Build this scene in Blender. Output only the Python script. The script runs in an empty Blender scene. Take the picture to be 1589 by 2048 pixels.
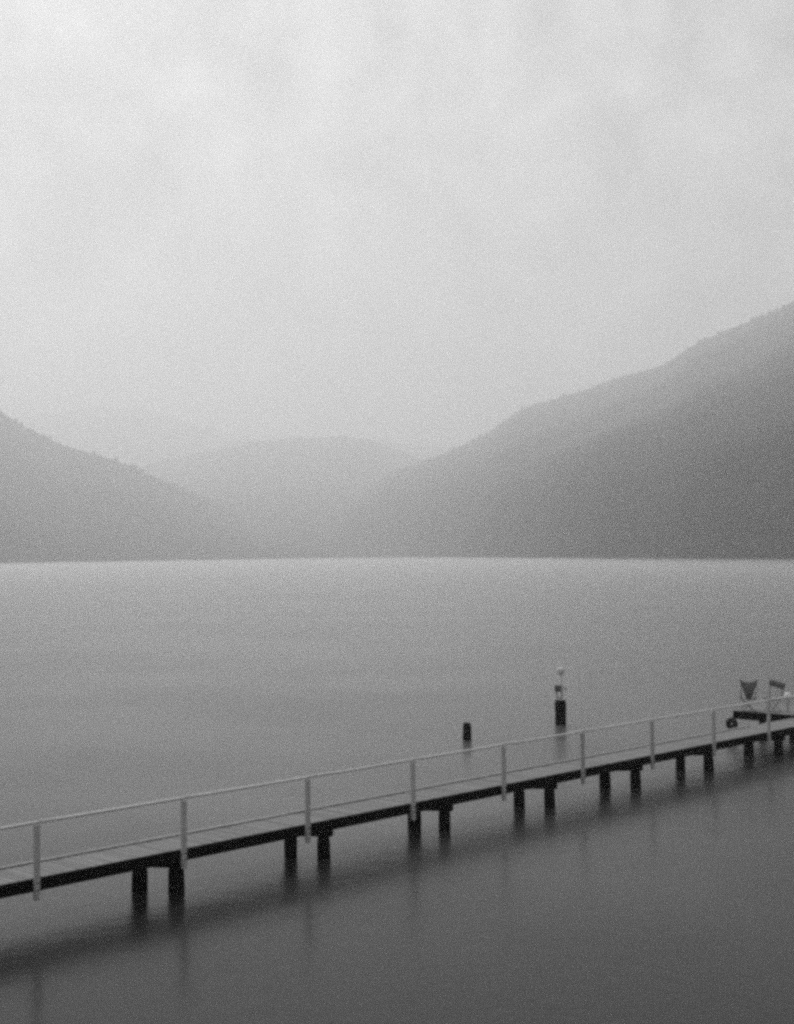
import bpy, bmesh, math, random
from mathutils import Vector, Matrix, noise

random.seed(7)
SC = bpy.context.scene
COL = SC.collection

# ------------------------------------------------------------------ camera
F_PX, W_PX, H_PX = 2800.0, 1589.0, 2048.0      # normal lens on a portrait frame
PITCH, ROLL, CAM_Z = math.atan(85 / F_PX), 0.0111, 6.47
cam_data = bpy.data.cameras.new('camera')
cam_data.sensor_fit = 'VERTICAL'
cam_data.sensor_height = 36.0
cam_data.lens = 36.0 * F_PX / H_PX
cam_data.clip_start = 0.1
cam_data.clip_end = 30000
cam = bpy.data.objects.new('camera', cam_data)
COL.objects.link(cam)
cam.matrix_world = (Matrix.Translation((0, 0, CAM_Z))
                    @ Matrix.Rotation(math.radians(90) + PITCH, 4, 'X')
                    @ Matrix.Rotation(-ROLL, 4, 'Z'))
SC.camera = cam

# ------------------------------------------------------------------ sky
SUN_ELEV, SUN_ROT = math.radians(50), math.radians(-20)
world = bpy.data.worlds.new('World')
SC.world = world
world.use_nodes = True
nt = world.node_tree
nt.nodes.clear()


def nd(tree, kind, **kw):
    n = tree.nodes.new(kind)
    for k, v in kw.items():
        setattr(n, k, v)
    return n


sky = nd(nt, 'ShaderNodeTexSky', sky_type='NISHITA', sun_disc=False,
         sun_elevation=SUN_ELEV, sun_rotation=SUN_ROT)
sky.dust_density = 6.0
sky.air_density = 1.0
bw = nd(nt, 'ShaderNodeRGBToBW')
nt.links.new(sky.outputs[0], bw.inputs[0])
clear = nd(nt, 'ShaderNodeMath', operation='MULTIPLY')          # the clear sky above the cloud
clear.inputs[1].default_value = 0.10
nt.links.new(bw.outputs[0], clear.inputs[0])
tc = nd(nt, 'ShaderNodeTexCoord')
mp = nd(nt, 'ShaderNodeMapping')
mp.inputs['Scale'].default_value = (1.1, 1.1, 1.0)
mp.inputs['Location'].default_value = (5.3, 2.4, 0.2)
nt.links.new(tc.outputs['Generated'], mp.inputs['Vector'])
n1 = nd(nt, 'ShaderNodeTexNoise')
n1.inputs['Scale'].default_value = 15.0
n1.inputs['Detail'].default_value = 6
n1.inputs['Roughness'].default_value = 0.55
n1.inputs['Distortion'].default_value = 0.2
nt.links.new(mp.outputs[0], n1.inputs['Vector'])
cl = nd(nt, 'ShaderNodeMapRange')                                # grey cloud deck, uneven
cl.inputs['From Min'].default_value = 0.3
cl.inputs['From Max'].default_value = 0.72
cl.inputs['To Min'].default_value = 0.42
cl.inputs['To Max'].default_value = 1.58
nt.links.new(n1.outputs['Fac'], cl.inputs['Value'])
mx = nd(nt, 'ShaderNodeMix', data_type='FLOAT')
mx.inputs[0].default_value = 0.88
nt.links.new(clear.outputs[0], mx.inputs[2])
nt.links.new(cl.outputs[0], mx.inputs[3])
bg = nd(nt, 'ShaderNodeBackground')
bg.inputs['Strength'].default_value = 0.225
nt.links.new(mx.outputs[0], bg.inputs['Color'])
wo = nd(nt, 'ShaderNodeOutputWorld')
nt.links.new(bg.outputs[0], wo.inputs['Surface'])

# ------------------------------------------------------------------ sun behind the overcast
sun_data = bpy.data.lights.new('sun', 'SUN')
sun_data.energy = 1.5
sun_data.angle = math.radians(25)
sun_data.color = (1, 1, 1)
sun = bpy.data.objects.new('sun', sun_data)
COL.objects.link(sun)
sdir = Vector((math.sin(SUN_ROT) * math.cos(SUN_ELEV), math.cos(SUN_ROT) * math.cos(SUN_ELEV), math.sin(SUN_ELEV)))
sun.rotation_euler = (-sdir).to_track_quat('-Z', 'Y').to_euler()
sun.location = (0, 0, 600)

SC.view_settings.view_transform = 'Standard'
SC.view_settings.look = 'None'
SC.view_settings.gamma = 1.0
SC.view_settings.exposure = 0.82
SC.view_settings.use_curve_mapping = False
SC.render.engine = 'CYCLES'
SC.cycles.volume_bounces = 7
SC.cycles.max_bounces = 14
SC.cycles.filter_width = 3.4
SC.cycles.use_denoising = False      # the renderer's own fine grain, like the film's


# ------------------------------------------------------------------ materials
def mat(name, lo, hi, rough=0.8, scale=6.0, stretch=(1, 1, 1), bump=0.0, rnd=0.0, spec=0.3, detail=5):
    m = bpy.data.materials.new(name)
    m.use_nodes = True
    t = m.node_tree
    p = t.nodes['Principled BSDF']
    p.inputs['Roughness'].default_value = rough
    p.inputs['Specular IOR Level'].default_value = spec
    co = nd(t, 'ShaderNodeTexCoord')
    ma = nd(t, 'ShaderNodeMapping')
    ma.inputs['Scale'].default_value = stretch
    t.links.new(co.outputs['Object'], ma.inputs['Vector'])
    no = nd(t, 'ShaderNodeTexNoise')
    no.inputs['Scale'].default_value = scale
    no.inputs['Detail'].default_value = detail
    no.inputs['Roughness'].default_value = 0.6
    t.links.new(ma.outputs[0], no.inputs['Vector'])
    mr = nd(t, 'ShaderNodeMapRange')
    mr.inputs['From Min'].default_value = 0.3
    mr.inputs['From Max'].default_value = 0.7
    mr.inputs['To Min'].default_value = lo
    mr.inputs['To Max'].default_value = hi
    t.links.new(no.outputs['Fac'], mr.inputs['Value'])
    out = mr.outputs[0]
    if rnd:
        oi = nd(t, 'ShaderNodeObjectInfo')
        r = nd(t, 'ShaderNodeMapRange')
        r.inputs['To Min'].default_value = 1 - rnd
        r.inputs['To Max'].default_value = 1 + rnd
        t.links.new(oi.outputs['Random'], r.inputs['Value'])
        mu = nd(t, 'ShaderNodeMath', operation='MULTIPLY')
        t.links.new(out, mu.inputs[0])
        t.links.new(r.outputs[0], mu.inputs[1])
        out = mu.outputs[0]
    cc = nd(t, 'ShaderNodeCombineColor')
    for i in range(3):
        t.links.new(out, cc.inputs[i])
    t.links.new(cc.outputs[0], p.inputs['Base Color'])
    if bump:
        b = nd(t, 'ShaderNodeBump')
        b.inputs['Strength'].default_value = bump
        b.inputs['Distance'].default_value = 0.02
        t.links.new(no.outputs['Fac'], b.inputs['Height'])
        t.links.new(b.outputs[0], p.inputs['Normal'])
    return m


M_PLANK = mat('weathered_plank', 0.14, 0.22, 0.75, 5, (1, 8, 4), 0.3, 0.18)
M_TAR = mat('tarred_timber', 0.002, 0.006, 0.9, 4, (2, 2, 0.6), 0.5, 0.1, 0.02)
M_KERB = mat('grey_kerb_timber', 0.30, 0.42, 0.85, 5, (1, 1, 1), 0.3, 0.15)
M_POST = mat('weathered_white_post', 0.38, 0.56, 0.7, 9, (1, 1, 0.3), 0.3, 0.1)
M_RAIL = mat('galvanised_rail', 0.58, 0.72, 0.45, 7, (1, 1, 1), 0.1, 0.05, 0.5)
M_CANVAS = mat('dark_canvas', 0.12, 0.19, 0.9, 12, (1, 1, 1), 0.2, 0.0, 0.1)
M_FRAME = mat('grey_metal_tube', 0.12, 0.18, 0.5, 8)
M_WHITE = mat('white_paint', 0.58, 0.76, 0.5, 6)
M_RUBBER = mat('black_rubber', 0.012, 0.022, 0.8, 10)
M_IRON = mat('dark_iron', 0.09, 0.16, 0.7, 14)
M_TREES = mat('tree_crowns', 0.014, 0.060, 0.95, 0.03, (1, 1, 1), 0.0, 0.0, 0.0, 8)
M_FOREST = mat('forest_slope', 0.010, 0.03, 0.95, 0.03, (1, 1, 1), 0.0, 0.0, 0.0, 8)


def water_mat():
    m = bpy.data.materials.new('lake_water')
    m.use_nodes = True
    t = m.node_tree
    p = t.nodes['Principled BSDF']
    p.inputs['Base Color'].default_value = (0.006, 0.006, 0.006, 1)
    p.inputs['IOR'].default_value = 1.21
    p.inputs['Specular IOR Level'].default_value = 0.5
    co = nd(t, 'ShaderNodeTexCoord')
    # open lake painted paler, standing in for reflected light; dark by the bank
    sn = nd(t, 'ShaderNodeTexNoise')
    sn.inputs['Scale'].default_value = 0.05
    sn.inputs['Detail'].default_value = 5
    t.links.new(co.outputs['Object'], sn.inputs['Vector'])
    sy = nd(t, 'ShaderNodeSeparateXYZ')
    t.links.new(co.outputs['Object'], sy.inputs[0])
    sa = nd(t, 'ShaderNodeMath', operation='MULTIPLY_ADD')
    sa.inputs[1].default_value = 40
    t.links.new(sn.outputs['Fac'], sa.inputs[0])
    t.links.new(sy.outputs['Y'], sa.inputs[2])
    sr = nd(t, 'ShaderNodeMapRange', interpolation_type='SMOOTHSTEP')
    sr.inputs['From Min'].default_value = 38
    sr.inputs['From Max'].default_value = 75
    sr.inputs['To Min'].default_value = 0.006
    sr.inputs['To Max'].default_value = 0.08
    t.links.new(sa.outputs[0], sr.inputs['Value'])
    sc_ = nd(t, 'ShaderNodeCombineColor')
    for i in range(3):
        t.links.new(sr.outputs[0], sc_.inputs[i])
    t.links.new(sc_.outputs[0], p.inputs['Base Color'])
    # calm in the lee of the bank, ruffled by wind out on the open lake
    sx = nd(t, 'ShaderNodeSeparateXYZ')
    t.links.new(co.outputs['Object'], sx.inputs[0])
    lee = nd(t, 'ShaderNodeMapRange', interpolation_type='SMOOTHSTEP')
    lee.inputs['From Min'].default_value = 20
    lee.inputs['From Max'].default_value = 160
    lee.inputs['To Min'].default_value = 0.24
    lee.inputs['To Max'].default_value = 0.20
    t.links.new(sx.outputs['Y'], lee.inputs['Value'])
    a = nd(t, 'ShaderNodeTexNoise')            # gust patches
    a.inputs['Scale'].default_value = 0.03
    a.inputs['Detail'].default_value = 7
    a.inputs['Roughness'].default_value = 0.6
    t.links.new(co.outputs['Object'], a.inputs['Vector'])
    r = nd(t, 'ShaderNodeMapRange')
    r.inputs['From Min'].default_value = 0.3
    r.inputs['From Max'].default_value = 0.7
    r.inputs['To Min'].default_value = 0.7
    r.inputs['To Max'].default_value = 1.3
    t.links.new(a.outputs['Fac'], r.inputs['Value'])
    mu = nd(t, 'ShaderNodeMath', operation='MULTIPLY')
    t.links.new(lee.outputs[0], mu.inputs[0])
    t.links.new(r.outputs[0], mu.inputs[1])
    t.links.new(mu.outputs[0], p.inputs['Roughness'])
    wv = nd(t, 'ShaderNodeTexNoise')           # wind ripples further out
    wv.inputs['Scale'].default_value = 1.6
    wv.inputs['Detail'].default_value = 3
    t.links.new(co.outputs['Object'], wv.inputs['Vector'])
    ws = nd(t, 'ShaderNodeMapRange', interpolation_type='SMOOTHSTEP')
    ws.inputs['From Min'].default_value = 25
    ws.inputs['From Max'].default_value = 260
    ws.inputs['To Min'].default_value = 0.13
    ws.inputs['To Max'].default_value = 0.35
    t.links.new(sx.outputs['Y'], ws.inputs['Value'])
    bu = nd(t, 'ShaderNodeBump')
    bu.inputs['Distance'].default_value = 0.06
    t.links.new(ws.outputs[0], bu.inputs['Strength'])
    t.links.new(wv.outputs['Fac'], bu.inputs['Height'])
    t.links.new(bu.outputs[0], p.inputs['Normal'])
    return m


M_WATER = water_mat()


# ------------------------------------------------------------------ helpers
def link(name, me, parent=None, m=None):
    o = bpy.data.objects.new(name, me)
    COL.objects.link(o)
    if m is not None and me is not None and not me.materials:
        me.materials.append(m)
    if parent is not None:
        o.parent = parent
    return o


def tag(o, label=None, cat=None, group=None, kind=None):
    if label: o['label'] = label
    if cat: o['category'] = cat
    if group: o['group'] = group
    if kind: o['kind'] = kind
    return o


def thing(name, loc, rz, label, cat, group=None):
    o = bpy.data.objects.new(name, None)
    o.empty_display_size = 0.3
    COL.objects.link(o)
    o.location = loc
    o.rotation_euler = (0, 0, rz)
    return tag(o, label, cat, group)


def mesh(name, bm, smooth=False):
    me = bpy.data.meshes.new(name)
    bm.normal_update()
    bm.to_mesh(me)
    bm.free()
    if smooth:
        for p in me.polygons:
            p.use_smooth = True
    return me


def box_bm(x0, x1, y0, y1, z0, z1, bevel=0.006):
    bm = bmesh.new()
    bmesh.ops.create_cube(bm, size=1)
    for v in bm.verts:
        v.co = Vector(((x0 + x1) / 2 + v.co.x * (x1 - x0), (y0 + y1) / 2 + v.co.y * (y1 - y0), (z0 + z1) / 2 + v.co.z * (z1 - z0)))
    if bevel:
        bmesh.ops.bevel(bm, geom=list(bm.edges), offset=bevel, segments=1, affect='EDGES')
    return bm


def box(name, parent, m, x0, x1, y0, y1, z0, z1, bevel=0.006):
    return link(name, mesh(name, box_bm(x0, x1, y0, y1, z0, z1, bevel)), parent, m)


def tube_bm(pts, rad, seg=10, bm=None):
    """round tube through the points; rad is one radius or one for each point"""
    bm = bm or bmesh.new()
    pts = [Vector(p) for p in pts]
    rads = rad if isinstance(rad, (list, tuple)) else [rad] * len(pts)
    rings = []
    for i, p in enumerate(pts):
        d = (pts[min(i + 1, len(pts) - 1)] - pts[max(i - 1, 0)]).normalized()
        u = d.cross(Vector((0, 0, 1)) if abs(d.z) < 0.9 else Vector((1, 0, 0))).normalized()
        w = d.cross(u)
        rings.append([bm.verts.new(p + (u * math.cos(a) + w * math.sin(a)) * rads[i])
                      for a in (2 * math.pi * k / seg for k in range(seg))])
    for r0, r1 in zip(rings, rings[1:]):
        for k in range(seg):
            bm.faces.new((r0[k], r0[(k + 1) % seg], r1[(k + 1) % seg], r1[k]))
    bm.faces.new(rings[0])
    bm.faces.new(list(reversed(rings[-1])))
    bmesh.ops.recalc_face_normals(bm, faces=list(bm.faces))
    return bm


def pile_mesh(name, r, z0, z1, seed, seg=14, rows=10, taper=0.06):
    """a timber pile: not quite round, split and worn at the head"""
    bm = bmesh.new()
    rings = []
    for j in range(rows + 1):
        z = z0 + (z1 - z0) * j / rows
        ring = []
        for k in range(seg):
            a = 2 * math.pi * k / seg
            rr = r * (1 + taper * (0.5 - j / rows)) * (1 + 0.09 * noise.noise(Vector((math.cos(a) * 1.3 + seed * 5.1, math.sin(a) * 1.3, z * 1.7))))
            if j == rows:
                rr *= 0.9
            zz = z + (0.012 * math.sin(a * 2 + seed) if j == rows else 0)
            ring.append(bm.verts.new((rr * math.cos(a), rr * math.sin(a), zz)))
        rings.append(ring)
    for r0, r1 in zip(rings, rings[1:]):
        for k in range(seg):
            bm.faces.new((r0[k], r0[(k + 1) % seg], r1[(k + 1) % seg], r1[k]))
    bm.faces.new(rings[-1])
    return mesh(name, bm, True)


# ------------------------------------------------------------------ setting: lake
bm = bmesh.new()
WX, WY0, WY1, WL = 6000, -1500, 8600, -0.06        # WL: the water level
for co in ((-WX, WY0, WL), (WX, WY0, WL), (WX, WY1, WL), (-WX, WY1, WL)):
    bm.verts.new(co)
bm.faces.new(bm.verts)
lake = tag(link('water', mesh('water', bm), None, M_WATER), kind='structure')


# ------------------------------------------------------------------ setting: hills
def lerp_table(tab, x):
    if x <= tab[0][0]: return tab[0][1]
    for (x0, y0), (x1, y1) in zip(tab, tab[1:]):
        if x <= x1:
            u = (x - x0) / (x1 - x0)
            return y0 + (y1 - y0) * u
    return tab[-1][1]


def fbm(x, y, s, octs=4):
    v, a, f = 0.0, 1.0, 1.0
    for o in range(octs):
        v += a * noise.noise(Vector((x * f / s, y * f / s, 3.7 + o * 11)))
        a *= 0.5
        f *= 2.0
    return v


def hill(name, az0, az1, cols, rows, shore, crest, height, power, rough, tree, seed, trees, size):
    """a hillside as terrain: foot on the shore, crest further back, falling away behind.
    shore, crest, height are tables over the bearing in degrees (metres)."""
    bm = bmesh.new()
    grid = []
    back = rows // 5
    for i in range(cols + 1):
        az = az0 + (az1 - az0) * i / cols
        a = math.radians(az)
        d0, d1, h = lerp_table(shore, az), lerp_table(crest, az), lerp_table(height, az)
        d0 += 26 * fbm(az * 1.0, seed * 7.0, 0.9, 3)       # small bays and points
        col = []
        for j in range(rows + back + 1):
            v = j / rows
            q = min(1.0, v)
            d = d0 + (d1 - d0) * (q ** power if v <= 1 else v)
            x, y = d * math.tan(a), d
            env = min(1.0, max(0.0, v * 6))
            if v <= 1:                                   # spurs and gullies, steepest by the water
                lift = q * (1 + rough * 3.2 * fbm(x + seed * 977, y, 520) * (1 - q) ** 0.8)
                z = d * h / d1 * max(0.0, lift)
            else:
                z = h * (1 - 2.4 * (v - 1))
            z += env * tree * (fbm(x + seed * 311, y, 38, 3) * 0.55 + abs(noise.noise(Vector((x / 9, y / 11, seed)))) * 0.8)
            if j == 0:
                z = -0.6
            col.append(bm.verts.new((x, y, z)))
        grid.append(col)
    for c0, c1 in zip(grid, grid[1:]):
        for j in range(rows + back):
            bm.faces.new((c0[j], c1[j], c1[j + 1], c0[j + 1]))
    spots = []
    rnd = random.Random(seed)
    for _ in range(trees):
        i, j = rnd.random() * cols, 0.4 + rnd.random() ** 1.15 * (rows - 0.5)
        i0, j0 = min(int(i), cols - 1), int(j)
        p = grid[i0][j0].co.lerp(grid[i0 + 1][j0].co, i - i0)
        q = grid[i0][j0 + 1].co.lerp(grid[i0 + 1][j0 + 1].co, i - i0)
        spots.append(p.lerp(q, j - j0))
    spots += [grid[i][0].co.lerp(grid[i][1].co, 0.25 + 0.3 * rnd.random()) for i in range(0, cols)]
    o = link(name, mesh(name, bm, True), None, M_FOREST)
    forest(name.split('_')[0], spots, rnd, size)
    return tag(o, kind='structure')


def forest(of, spots, rnd, size):
    """the wood on one hillside, far off: thousands of uneven crowns in one mass"""
    vs, fs = [], []
    seg = 6
    for p in spots:
        if p.z < 0.6:
            p = Vector((p.x, p.y, 0.6))
        h = size * rnd.uniform(0.7, 1.15)
        r = h * rnd.uniform(0.36, 0.62)
        b = len(vs)
        for f, k in ((-0.1, 0.6), (0.22, 1.0), (0.55, 0.82), (0.85, 0.42)):
            for q in range(seg):
                a = 2 * math.pi * (q + f * 1.3) / seg
                rr = r * k * rnd.uniform(0.7, 1.25)
                vs.append((p.x + rr * math.cos(a), p.y + rr * math.sin(a), p.z + h * (f + rnd.uniform(-.06, .06))))
        vs.append((p.x + rnd.uniform(-.1, .1) * r, p.y, p.z + h))
        for j in range(3):
            for q in range(seg):
                fs.append((b + j * seg + q, b + j * seg + (q + 1) % seg, b + (j + 1) * seg + (q + 1) % seg, b + (j + 1) * seg + q))
        for q in range(seg):
            fs.append((b + 3 * seg + q, b + 3 * seg + (q + 1) % seg, b + 4 * seg))
    me = bpy.data.meshes.new('forest')
    me.from_pydata(vs, [], fs)
    return tag(link('forest', me, None, M_TREES), kind='stuff')


# bearings: 0 = straight ahead, positive to the right
def ht(tab):
    """(bearing, crest distance, angle above the horizon in px) -> metres"""
    return [(b, d * k / F_PX) for b, d, k in tab]


def bear(px):
    return math.degrees(math.atan((px - W_PX / 2) / F_PX))


def prof(rows_):
    """(column px, crest row px, distance)"""
    out = []
    for px, row, d in rows_:
        hor = 1109 - ROLL * (px - W_PX / 2)
        out.append((bear(px), CAM_Z + (hor - row) * d / F_PX))
    return out


RIGHT = [(640, 1085, 3500), (700, 1000, 3500), (780, 948, 3500), (860, 920, 3480), (910, 898, 3460), (960, 876, 3440), (1000, 850, 3420), (1050, 816, 3400),
         (1110, 799, 3320), (1180, 778, 3240), (1250, 753, 3150), (1335, 728, 2980), (1400, 684, 2880), (1470, 656, 2760), (1530, 632, 2660), (1589, 606, 2560), (1800, 520, 2300), (3000, 420, 2000)]
LEFT = [(-1500, 700, 2070), (-300, 690, 2370), (-100, 765, 2520), (0, 822, 2570), (50, 855, 2620), (130, 893, 2670), (200, 912, 2670), (270, 936, 2720), (340, 968, 2770), (420, 1005, 2855), (520, 1050, 3085), (640, 1100, 3300)]
MID = [(-300, 960, 4400), (100, 975, 4500), (200, 958, 4500), (270, 940, 4550), (330, 922, 4600), (420, 903, 4600), (500, 886, 4600), (580, 877, 4650), (690, 873, 4700), (740, 880, 4700),
       (780, 894, 4700), (840, 918, 4700), (920, 935, 4700), (1100, 950, 4700), (1500, 960, 4600)]
FAR = [(-500, 900, 6600), (-100, 850, 6600), (60, 830, 6600), (200, 814, 6600), (290, 818, 6600), (390, 848, 6600), (480, 874, 6600), (600, 890, 6600), (760, 880, 6600), (900, 900, 6600), (1300, 940, 6600)]
hill('mountain_right', bear(640), 40, 420, 150,
     [(bear(640), 2400), (bear(800), 2200), (bear(1000), 1500), (bear(1200), 1060), (bear(1400), 840), (bear(1589), 700), (40, 600)],
     [(bear(p), d) for p, r, d in RIGHT], prof(RIGHT), 3.3, 0.11, 4, 1, 20000, 7.5)
hill('hill_left', -35, bear(640), 300, 80,
     [(-35, 1200), (bear(0), 1480), (bear(300), 1850), (bear(640), 2250)],
     [(bear(p), d) for p, r, d in LEFT], prof(LEFT), 1.3, 0.10, 4, 2, 10000, 8.5)
hill('mountain_middle', bear(-300), bear(1500), 240, 60,
     [(bear(-300), 2400), (bear(640), 2330), (bear(800), 2300), (bear(1500), 2600)],
     [(bear(p), d) for p, r, d in MID], prof(MID), 1.2, 0.10, 6, 3, 8000, 9)
hill('mountain_far', bear(-500), bear(1300), 160, 40,
     [(bear(-500), 4900), (bear(1300), 4900)],
     [(bear(p), d) for p, r, d in FAR], prof(FAR), 1.2, 0.08, 10, 4, 2000, 14)

# ------------------------------------------------------------------ haze
HX, HY0, HY1, HZ = 7000, -2500, 9000, 820
hb = bmesh.new()
bmesh.ops.create_cube(hb, size=1)
for v in hb.verts:
    v.co = Vector((v.co.x * 2 * HX, (HY0 + HY1) / 2 + v.co.y * (HY1 - HY0), -1 + (v.co.z + 0.5) * (HZ + 1)))
M_HAZE = bpy.data.materials.new('lake_haze')
M_HAZE.use_nodes = True
ht_ = M_HAZE.node_tree
ht_.nodes.clear()
pv = nd(ht_, 'ShaderNodeVolumePrincipled')
pv.inputs['Color'].default_value = (1, 1, 1, 1)
pv.inputs['Density'].default_value = 0.00053
pv.inputs['Anisotropy'].default_value = 0.55
mo = nd(ht_, 'ShaderNodeOutputMaterial')
ht_.links.new(pv.outputs[0], mo.inputs['Volume'])
haze = tag(link('haze', mesh('haze', hb), None, M_HAZE), kind='stuff')

# thin mist layer added to brighten the far water, ending short of every shore
ADDED_MIST_TOP = 2.5
SHORE = [(-35, 1200), (bear(0), 1480), (bear(300), 1850), (bear(640), 2250), (bear(800), 2200), (bear(1000), 1500),
         (bear(1200), 1060), (bear(1400), 840), (bear(1589), 700), (40, 600)]
mb = bmesh.new()
ring = []
for i in range(121):
    az = -33 + 71 * i / 120
    d1 = lerp_table(SHORE, az) - 40
    t = math.tan(math.radians(az))
    ring.append([mb.verts.new((d * t, d, z)) for d, z in ((62, 0.02), (d1, 0.02), (d1, ADDED_MIST_TOP), (62, ADDED_MIST_TOP))])
for a, b in zip(ring, ring[1:]):
    for q in range(4):
        r = (q + 1) % 4
        mb.faces.new((a[q], a[r], b[r], b[q]))
mb.faces.new(ring[0])
mb.faces.new(list(reversed(ring[-1])))
bmesh.ops.recalc_face_normals(mb, faces=list(mb.faces))
M_ADDED_MIST = M_HAZE.copy()
M_ADDED_MIST.name = 'added_mist'
[n_ for n_ in M_ADDED_MIST.node_tree.nodes if n_.type == 'PRINCIPLED_VOLUME'][0].inputs['Density'].default_value = 0.0035
mist = tag(link('mist', mesh('mist', mb), None, M_ADDED_MIST), 'thin pale mist added low over the open lake to brighten the water', 'mist', kind='stuff')  # mist: added volume that brightens the far water

# ------------------------------------------------------------------ the jetty
# local frame: x along the jetty (away from the bank), y across it (away from the camera), z up from the water
JX, JY, JANG, DECK = -6.961, 24.465, math.radians(46.423), 0.80
jetty = thing('jetty', (JX, JY, 0), JANG, 'long narrow timber jetty on paired black piles with pale handrail', 'jetty')
T0, T1, DW = -7.0, 38.0, 1.25

pm = [mesh('plank', box_bm(-0.069, 0.069, 0.063, DW + 0.03 * (k % 2), -0.042, 0, 0.004)) for k in range(3)]
n = int((T1 - T0) / 0.152)
for i in range(n):
    o = link('plank', pm[i % 3], jetty, M_PLANK)
    o.location = (T0 + 0.076 + i * 0.152, random.uniform(-0.006, 0.0), DECK - 0.008 + random.uniform(-0.004, 0.003))
    o.rotation_euler = (random.uniform(-.003, .003), random.uniform(-.008, .008), random.uniform(-.006, .006))

SP = 3.93
BENTS = [(-4.35 + 0.0, -3.85), (-0.80, -0.35), (3.60, 4.03), (7.58, 8.00), (11.52, 11.93), (15.50, 16.00), (19.30, 19.90), (23.15, 23.75), (27.15, 27.95), (31.1, 31.9), (35.0, 35.8)]
edges = [T0] + [b[1] - 0.25 for b in BENTS[1:]] + [T1]
for k, (a, b) in enumerate(zip(edges, edges[1:])):
    box('edge_beam', jetty, M_TAR, a + 0.003, b - 0.003, 0.0, 0.058, 0.575, DECK + 0.002 * (k % 2))
    box('edge_beam', jetty, M_TAR, a + 0.003, b - 0.003, DW - 0.10, DW - 0.02, 0.575, DECK - 0.056)
    box('joist', jetty, M_TAR, a + 0.003, b - 0.003, 0.55, 0.63, 0.575, DECK - 0.057)
    if a < 27:
        box('kerb_board', jetty, M_KERB, a + 0.01, b - 0.01, DW - 0.09, DW - 0.02, DECK + 0.001, DECK + 0.028)
for k, (tl, tr) in enumerate(BENTS):
    for q, (t, lat) in enumerate(((tl, 0.90), (tr, 0.30))):
        r = 0.152 + random.uniform(-0.014, 0.014)
        o = link('pile', pile_mesh('pile', r, -0.9, 0.40, k * 2 + q), jetty, M_TAR)
        o.location = (t, lat, 0)
        o.rotation_euler = (random.uniform(-.025, .025), random.uniform(-.025, .025), random.random() * 6)
    L = math.hypot(tr - tl, 0.60)
    o = link('crosshead', mesh('crosshead', box_bm(-L / 2 - 0.2, L / 2 + 0.2, -0.09, 0.09, 0.402, 0.572, 0.01)), jetty, M_TAR)
    o.location = ((tl + tr) / 2, 0.60, 0)
    o.rotation_euler = (0, 0, math.atan2(0.30 - 0.90, tr - tl))

PT0, PSP = 0.705, 3.257
post_me = mesh('rail_post', box_bm(-0.052, 0.052, -0.083, -0.002, 0.43, 1.765, 0.012))
bolt_me = mesh('bolt', tube_bm([(0, -0.100, 0), (0, -0.084, 0)], 0.018, 8))
NP = range(-2, 12)
for k in NP:
    t = PT0 + k * PSP
    o = link('rail_post', post_me, jetty, M_POST)
    o.location = (t, 0, 0)
    o.rotation_euler = (0, random.uniform(-.008, .008), 0)
    for z in (0.62, 0.74):
        b = link('bolt', bolt_me, o, M_IRON)
        b.location = (0, 0, z)
for k in list(NP)[:-1]:
    a, b = PT0 + k * PSP, PT0 + (k + 1) * PSP
    sag = random.uniform(0.004, 0.012)
    pts = [(a + (b - a) * u, -0.042, 1.800 - sag * math.sin(math.pi * u)) for u in (0, .25, .5, .75, 1)]
    pts[0] = (a + 0.002, -0.042, 1.800)
    pts[-1] = (b - 0.002, -0.042, 1.800)
    link('handrail', mesh('handrail', tube_bm(pts, 0.028, 10), True), jetty, M_RAIL)


def jloc(t, lat, z=0.0):
    c, s = math.cos(JANG), math.sin(JANG)
    return Vector((JX + t * c - lat * s, JY + t * s + lat * c, z))


# ------------------------------------------------------------------ the landing behind the jetty
lan = thing('landing_platform', jloc(30.6, DW + 0.03), JANG, 'dark edged timber landing platform joining the far end of the jetty', 'platform')
LD, LW, PL = 2.5, 2.17, 0.90                       # along the jetty, out from the jetty
lp = mesh('plank', box_bm(0.063, LD, -0.069, 0.069, -0.042, 0, 0.004))
for i in range(int(LW / 0.152)):
    o = link('plank', lp, lan, M_PLANK)
    o.location = (0, 0.09 + i * 0.152, PL - 0.01 + random.uniform(-.003, .003))
box('edge_beam', lan, M_TAR, 0.0, 0.058, 0.0, LW, 0.62, PL)
box('edge_beam', lan, M_TAR, LD - 0.06, LD, 0.0, LW, 0.62, PL - 0.055)
box('edge_beam', lan, M_TAR, 0.060, LD - 0.062, LW - 0.06, LW, 0.62, PL - 0.055)
for k, (x, y) in enumerate(((1.0, 0.45), (1.0, 1.6), (2.2, 0.45), (2.2, 1.6))):
    o = link('pile', pile_mesh('pile', 0.12, -0.9, 0.835, 40 + k), lan, M_TAR)
    o.location = (x, y, 0)


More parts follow.
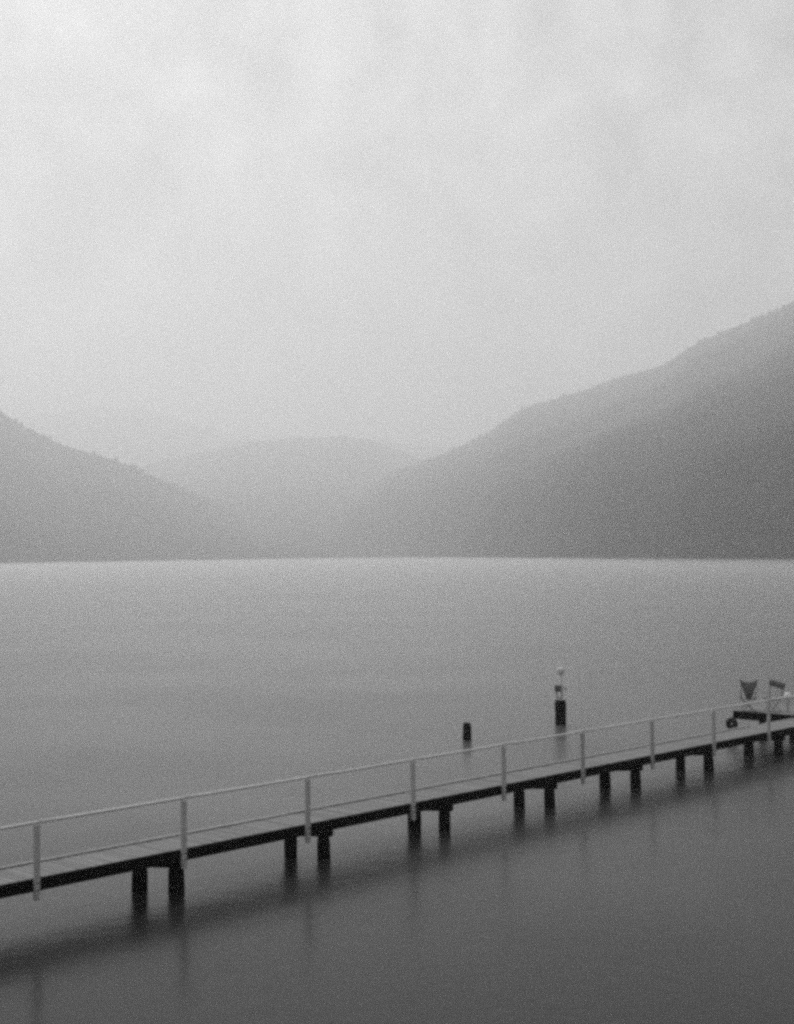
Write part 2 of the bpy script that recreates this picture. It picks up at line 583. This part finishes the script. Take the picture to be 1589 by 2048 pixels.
def camp_chair(loc, rz, label, seat_w, lean, back, tilt=0.0):
    """folding canvas chair: crossed tube legs, canvas seat and a canvas back on two uprights"""
    c = thing('folding_chair', loc, rz, label, 'chair')
    w, d = seat_w, 0.46
    for y in (-d / 2, d / 2):
        for s in (-1, 1):
            link('leg', mesh('leg', tube_bm([(-s * 0.20, y + 0.012 * s, 0.0), (s * w / 2, y + 0.012 * s, 0.44)], 0.012, 8), True), c, M_FRAME)
    for s in (-1, 1):
        link('upright', mesh('upright', tube_bm([(s * w / 2, -d / 2, 0.42), (s * (w / 2 + 0.02), -d / 2 - lean, 0.98)], 0.013, 8), True), c, M_FRAME)
        link('armrest', mesh('armrest', box_bm(s * (w / 2 + 0.012) - 0.025, s * (w / 2 + 0.012) + 0.025, -d / 2 + 0.01, d / 2, 0.63, 0.655, 0.006)), c, M_FRAME)
    bm = bmesh.new()                                           # seat cloth hangs between the side tubes
    cols = []
    for i in range(9):
        u = i / 8 * 2 - 1
        z = 0.44 - 0.06 * (1 - u * u)
        cols.append([bm.verts.new((u * w / 2, y, z + dz)) for y in (-d / 2, d / 2) for dz in (0, 0.012)])
    for a, b in zip(cols, cols[1:]):
        for q, r in ((0, 2), (2, 3), (3, 1), (1, 0)):
            bm.faces.new((a[q], a[r], b[r], b[q]))
    bm.faces.new((cols[0][0], cols[0][1], cols[0][3], cols[0][2]))
    bm.faces.new((cols[-1][0], cols[-1][2], cols[-1][3], cols[-1][1]))
    bmesh.ops.recalc_face_normals(bm, faces=list(bm.faces))
    link('seat', mesh('seat', bm, True), c, M_CANVAS)
    bm = bmesh.new()
    cols = []
    for i in range(9):
        u = i / 8 * 2 - 1
        y = -d / 2 - lean * 0.8 - 0.05 * (1 - u * u)
        z0, w0, z1, w1, dip = back
        cols.append([bm.verts.new((u * ww / 2, y + dy, z)) for z, ww in ((z0, w0), (z1 - dip * (1 - u * u), w1)) for dy in (0, 0.012)])
    for a, b in zip(cols, cols[1:]):
        for q, r in ((0, 2), (2, 3), (3, 1), (1, 0)):
            bm.faces.new((a[q], a[r], b[r], b[q]))
    bm.faces.new((cols[0][0], cols[0][1], cols[0][3], cols[0][2]))
    bm.faces.new((cols[-1][0], cols[-1][2], cols[-1][3], cols[-1][1]))
    bmesh.ops.recalc_face_normals(bm, faces=list(bm.faces))
    o = link('backrest', mesh('backrest', bm, True), c, M_CANVAS)
    o.location.z = 0.9 * (1 - math.cos(tilt))
    o.rotation_euler = (0, 0, 0)
    if tilt:
        o.matrix_local = Matrix.Translation((0, 0, 0.9)) @ Matrix.Rotation(tilt, 4, 'Y') @ Matrix.Translation((0, 0, -0.9))
    return c


camp_chair(jloc(31.1, 3.16, PL - 0.006), math.radians(-4), 'dark canvas chair with tapering back, nearer the open corner of the platform', 0.50, 0.10, (0.40, 0.16, 1.10, 0.66, 0.10))
camp_chair(jloc(31.4, 2.35, PL - 0.006), math.radians(12), 'dark canvas chair with a crooked straight back, beside the white ball float', 0.46, 0.12, (0.84, 0.58, 1.05, 0.62, 0.0), math.radians(16))

# white ball float on a short stake behind the second chair
fl = thing('ball_float', jloc(31.6, 1.88, PL - 0.006), 0, 'small white ball float on a stake beside the folding chairs', 'float')
link('stake', mesh('stake', tube_bm([(0, 0, 0), (0, 0, 0.36)], 0.02, 8), True), fl, M_FRAME)
bm = bmesh.new()
bmesh.ops.create_uvsphere(bm, u_segments=18, v_segments=12, radius=0.15)
for v in bm.verts:
    v.co.z = v.co.z * 1.12 + 0.48
link('ball', mesh('ball', bm, True), fl, M_WHITE)

# tyre hung at the open corner of the platform
ty = thing('tyre_fender', jloc(30.6 - 0.12, DW + 0.03 + LW - 0.02, 0.45), JANG, 'black tyre hung as a fender at the platform corner', 'tyre')
bm = bmesh.new()
S1, S2, R1, R2 = 24, 10, 0.135, 0.095
rg = [[bm.verts.new(((R2 * math.cos(b)) * 1.1, (R1 + R2 * math.sin(b)) * math.cos(a), (R1 + R2 * math.sin(b)) * math.sin(a)))
       for b in (2 * math.pi * j / S2 for j in range(S2))] for a in (2 * math.pi * i / S1 for i in range(S1))]
for i in range(S1):
    for j in range(S2):
        bm.faces.new((rg[i][j], rg[(i + 1) % S1][j], rg[(i + 1) % S1][(j + 1) % S2], rg[i][(j + 1) % S2]))
bmesh.ops.recalc_face_normals(bm, faces=list(bm.faces))
link('tyre', mesh('tyre', bm, True), ty, M_RUBBER)
link('rope', mesh('rope', tube_bm([(0.0, 0, 0.20), (0.06, 0, 0.32), (0.14, 0, 0.41)], 0.012, 6), True), ty, M_KERB)

# ------------------------------------------------------------------ piles standing alone in the lake
p1 = link('mooring_pile', pile_mesh('mooring_pile', 0.155, -0.9, 0.53, 61), None, M_TAR)
p1.location = (2.37, 49.3, 0)
tag(p1, 'short black bare mooring pile standing alone in the lake', 'pile', 'piles standing in the lake')
p2 = link('mooring_pile', pile_mesh('mooring_pile', 0.215, -0.9, 0.88, 62, taper=-0.04), None, M_TAR)
p2.location = (6.14, 53.5, 0)
tag(p2, 'taller thicker black mooring pile carrying the white beacon', 'pile', 'piles standing in the lake')
be = thing('beacon', (6.15, 53.5, 0.878), 0, 'small white beacon pole with dark box on top of the taller pile', 'beacon')
link('pole', mesh('pole', tube_bm([(0.05, 0, 0), (0.05, 0, 0.98)], 0.045, 10), True), be, M_WHITE)
link('base_plate', mesh('base_plate', box_bm(-0.09, 0.15, -0.1, 0.1, -0.004, 0.016, 0.003)), be, M_WHITE)
link('battery_box', mesh('battery_box', box_bm(-0.22, 0.0, -0.12, 0.10, 0.30, 0.56, 0.03)), be, M_IRON)
link('bracket', mesh('bracket', tube_bm([(-0.16, 0, 0.31), (-0.13, 0, 0.10), (0.03, 0, 0.03)], 0.025, 8), True), be, M_IRON)
link('bracket', mesh('bracket', tube_bm([(0.06, 0, 0.48), (0.20, 0, 0.42), (0.22, 0, 0.32)], 0.022, 8), True), be, M_IRON)
lm = bmesh.new()
tube_bm([(0.02, 0, 0.96), (0.02, 0, 1.0), (0.02, 0, 1.14), (0.02, 0, 1.20), (0.02, 0, 1.23)], [0.09, 0.14, 0.14, 0.11, 0.03], 14, lm)
link('lantern', mesh('lantern', lm, True), be, M_WHITE)
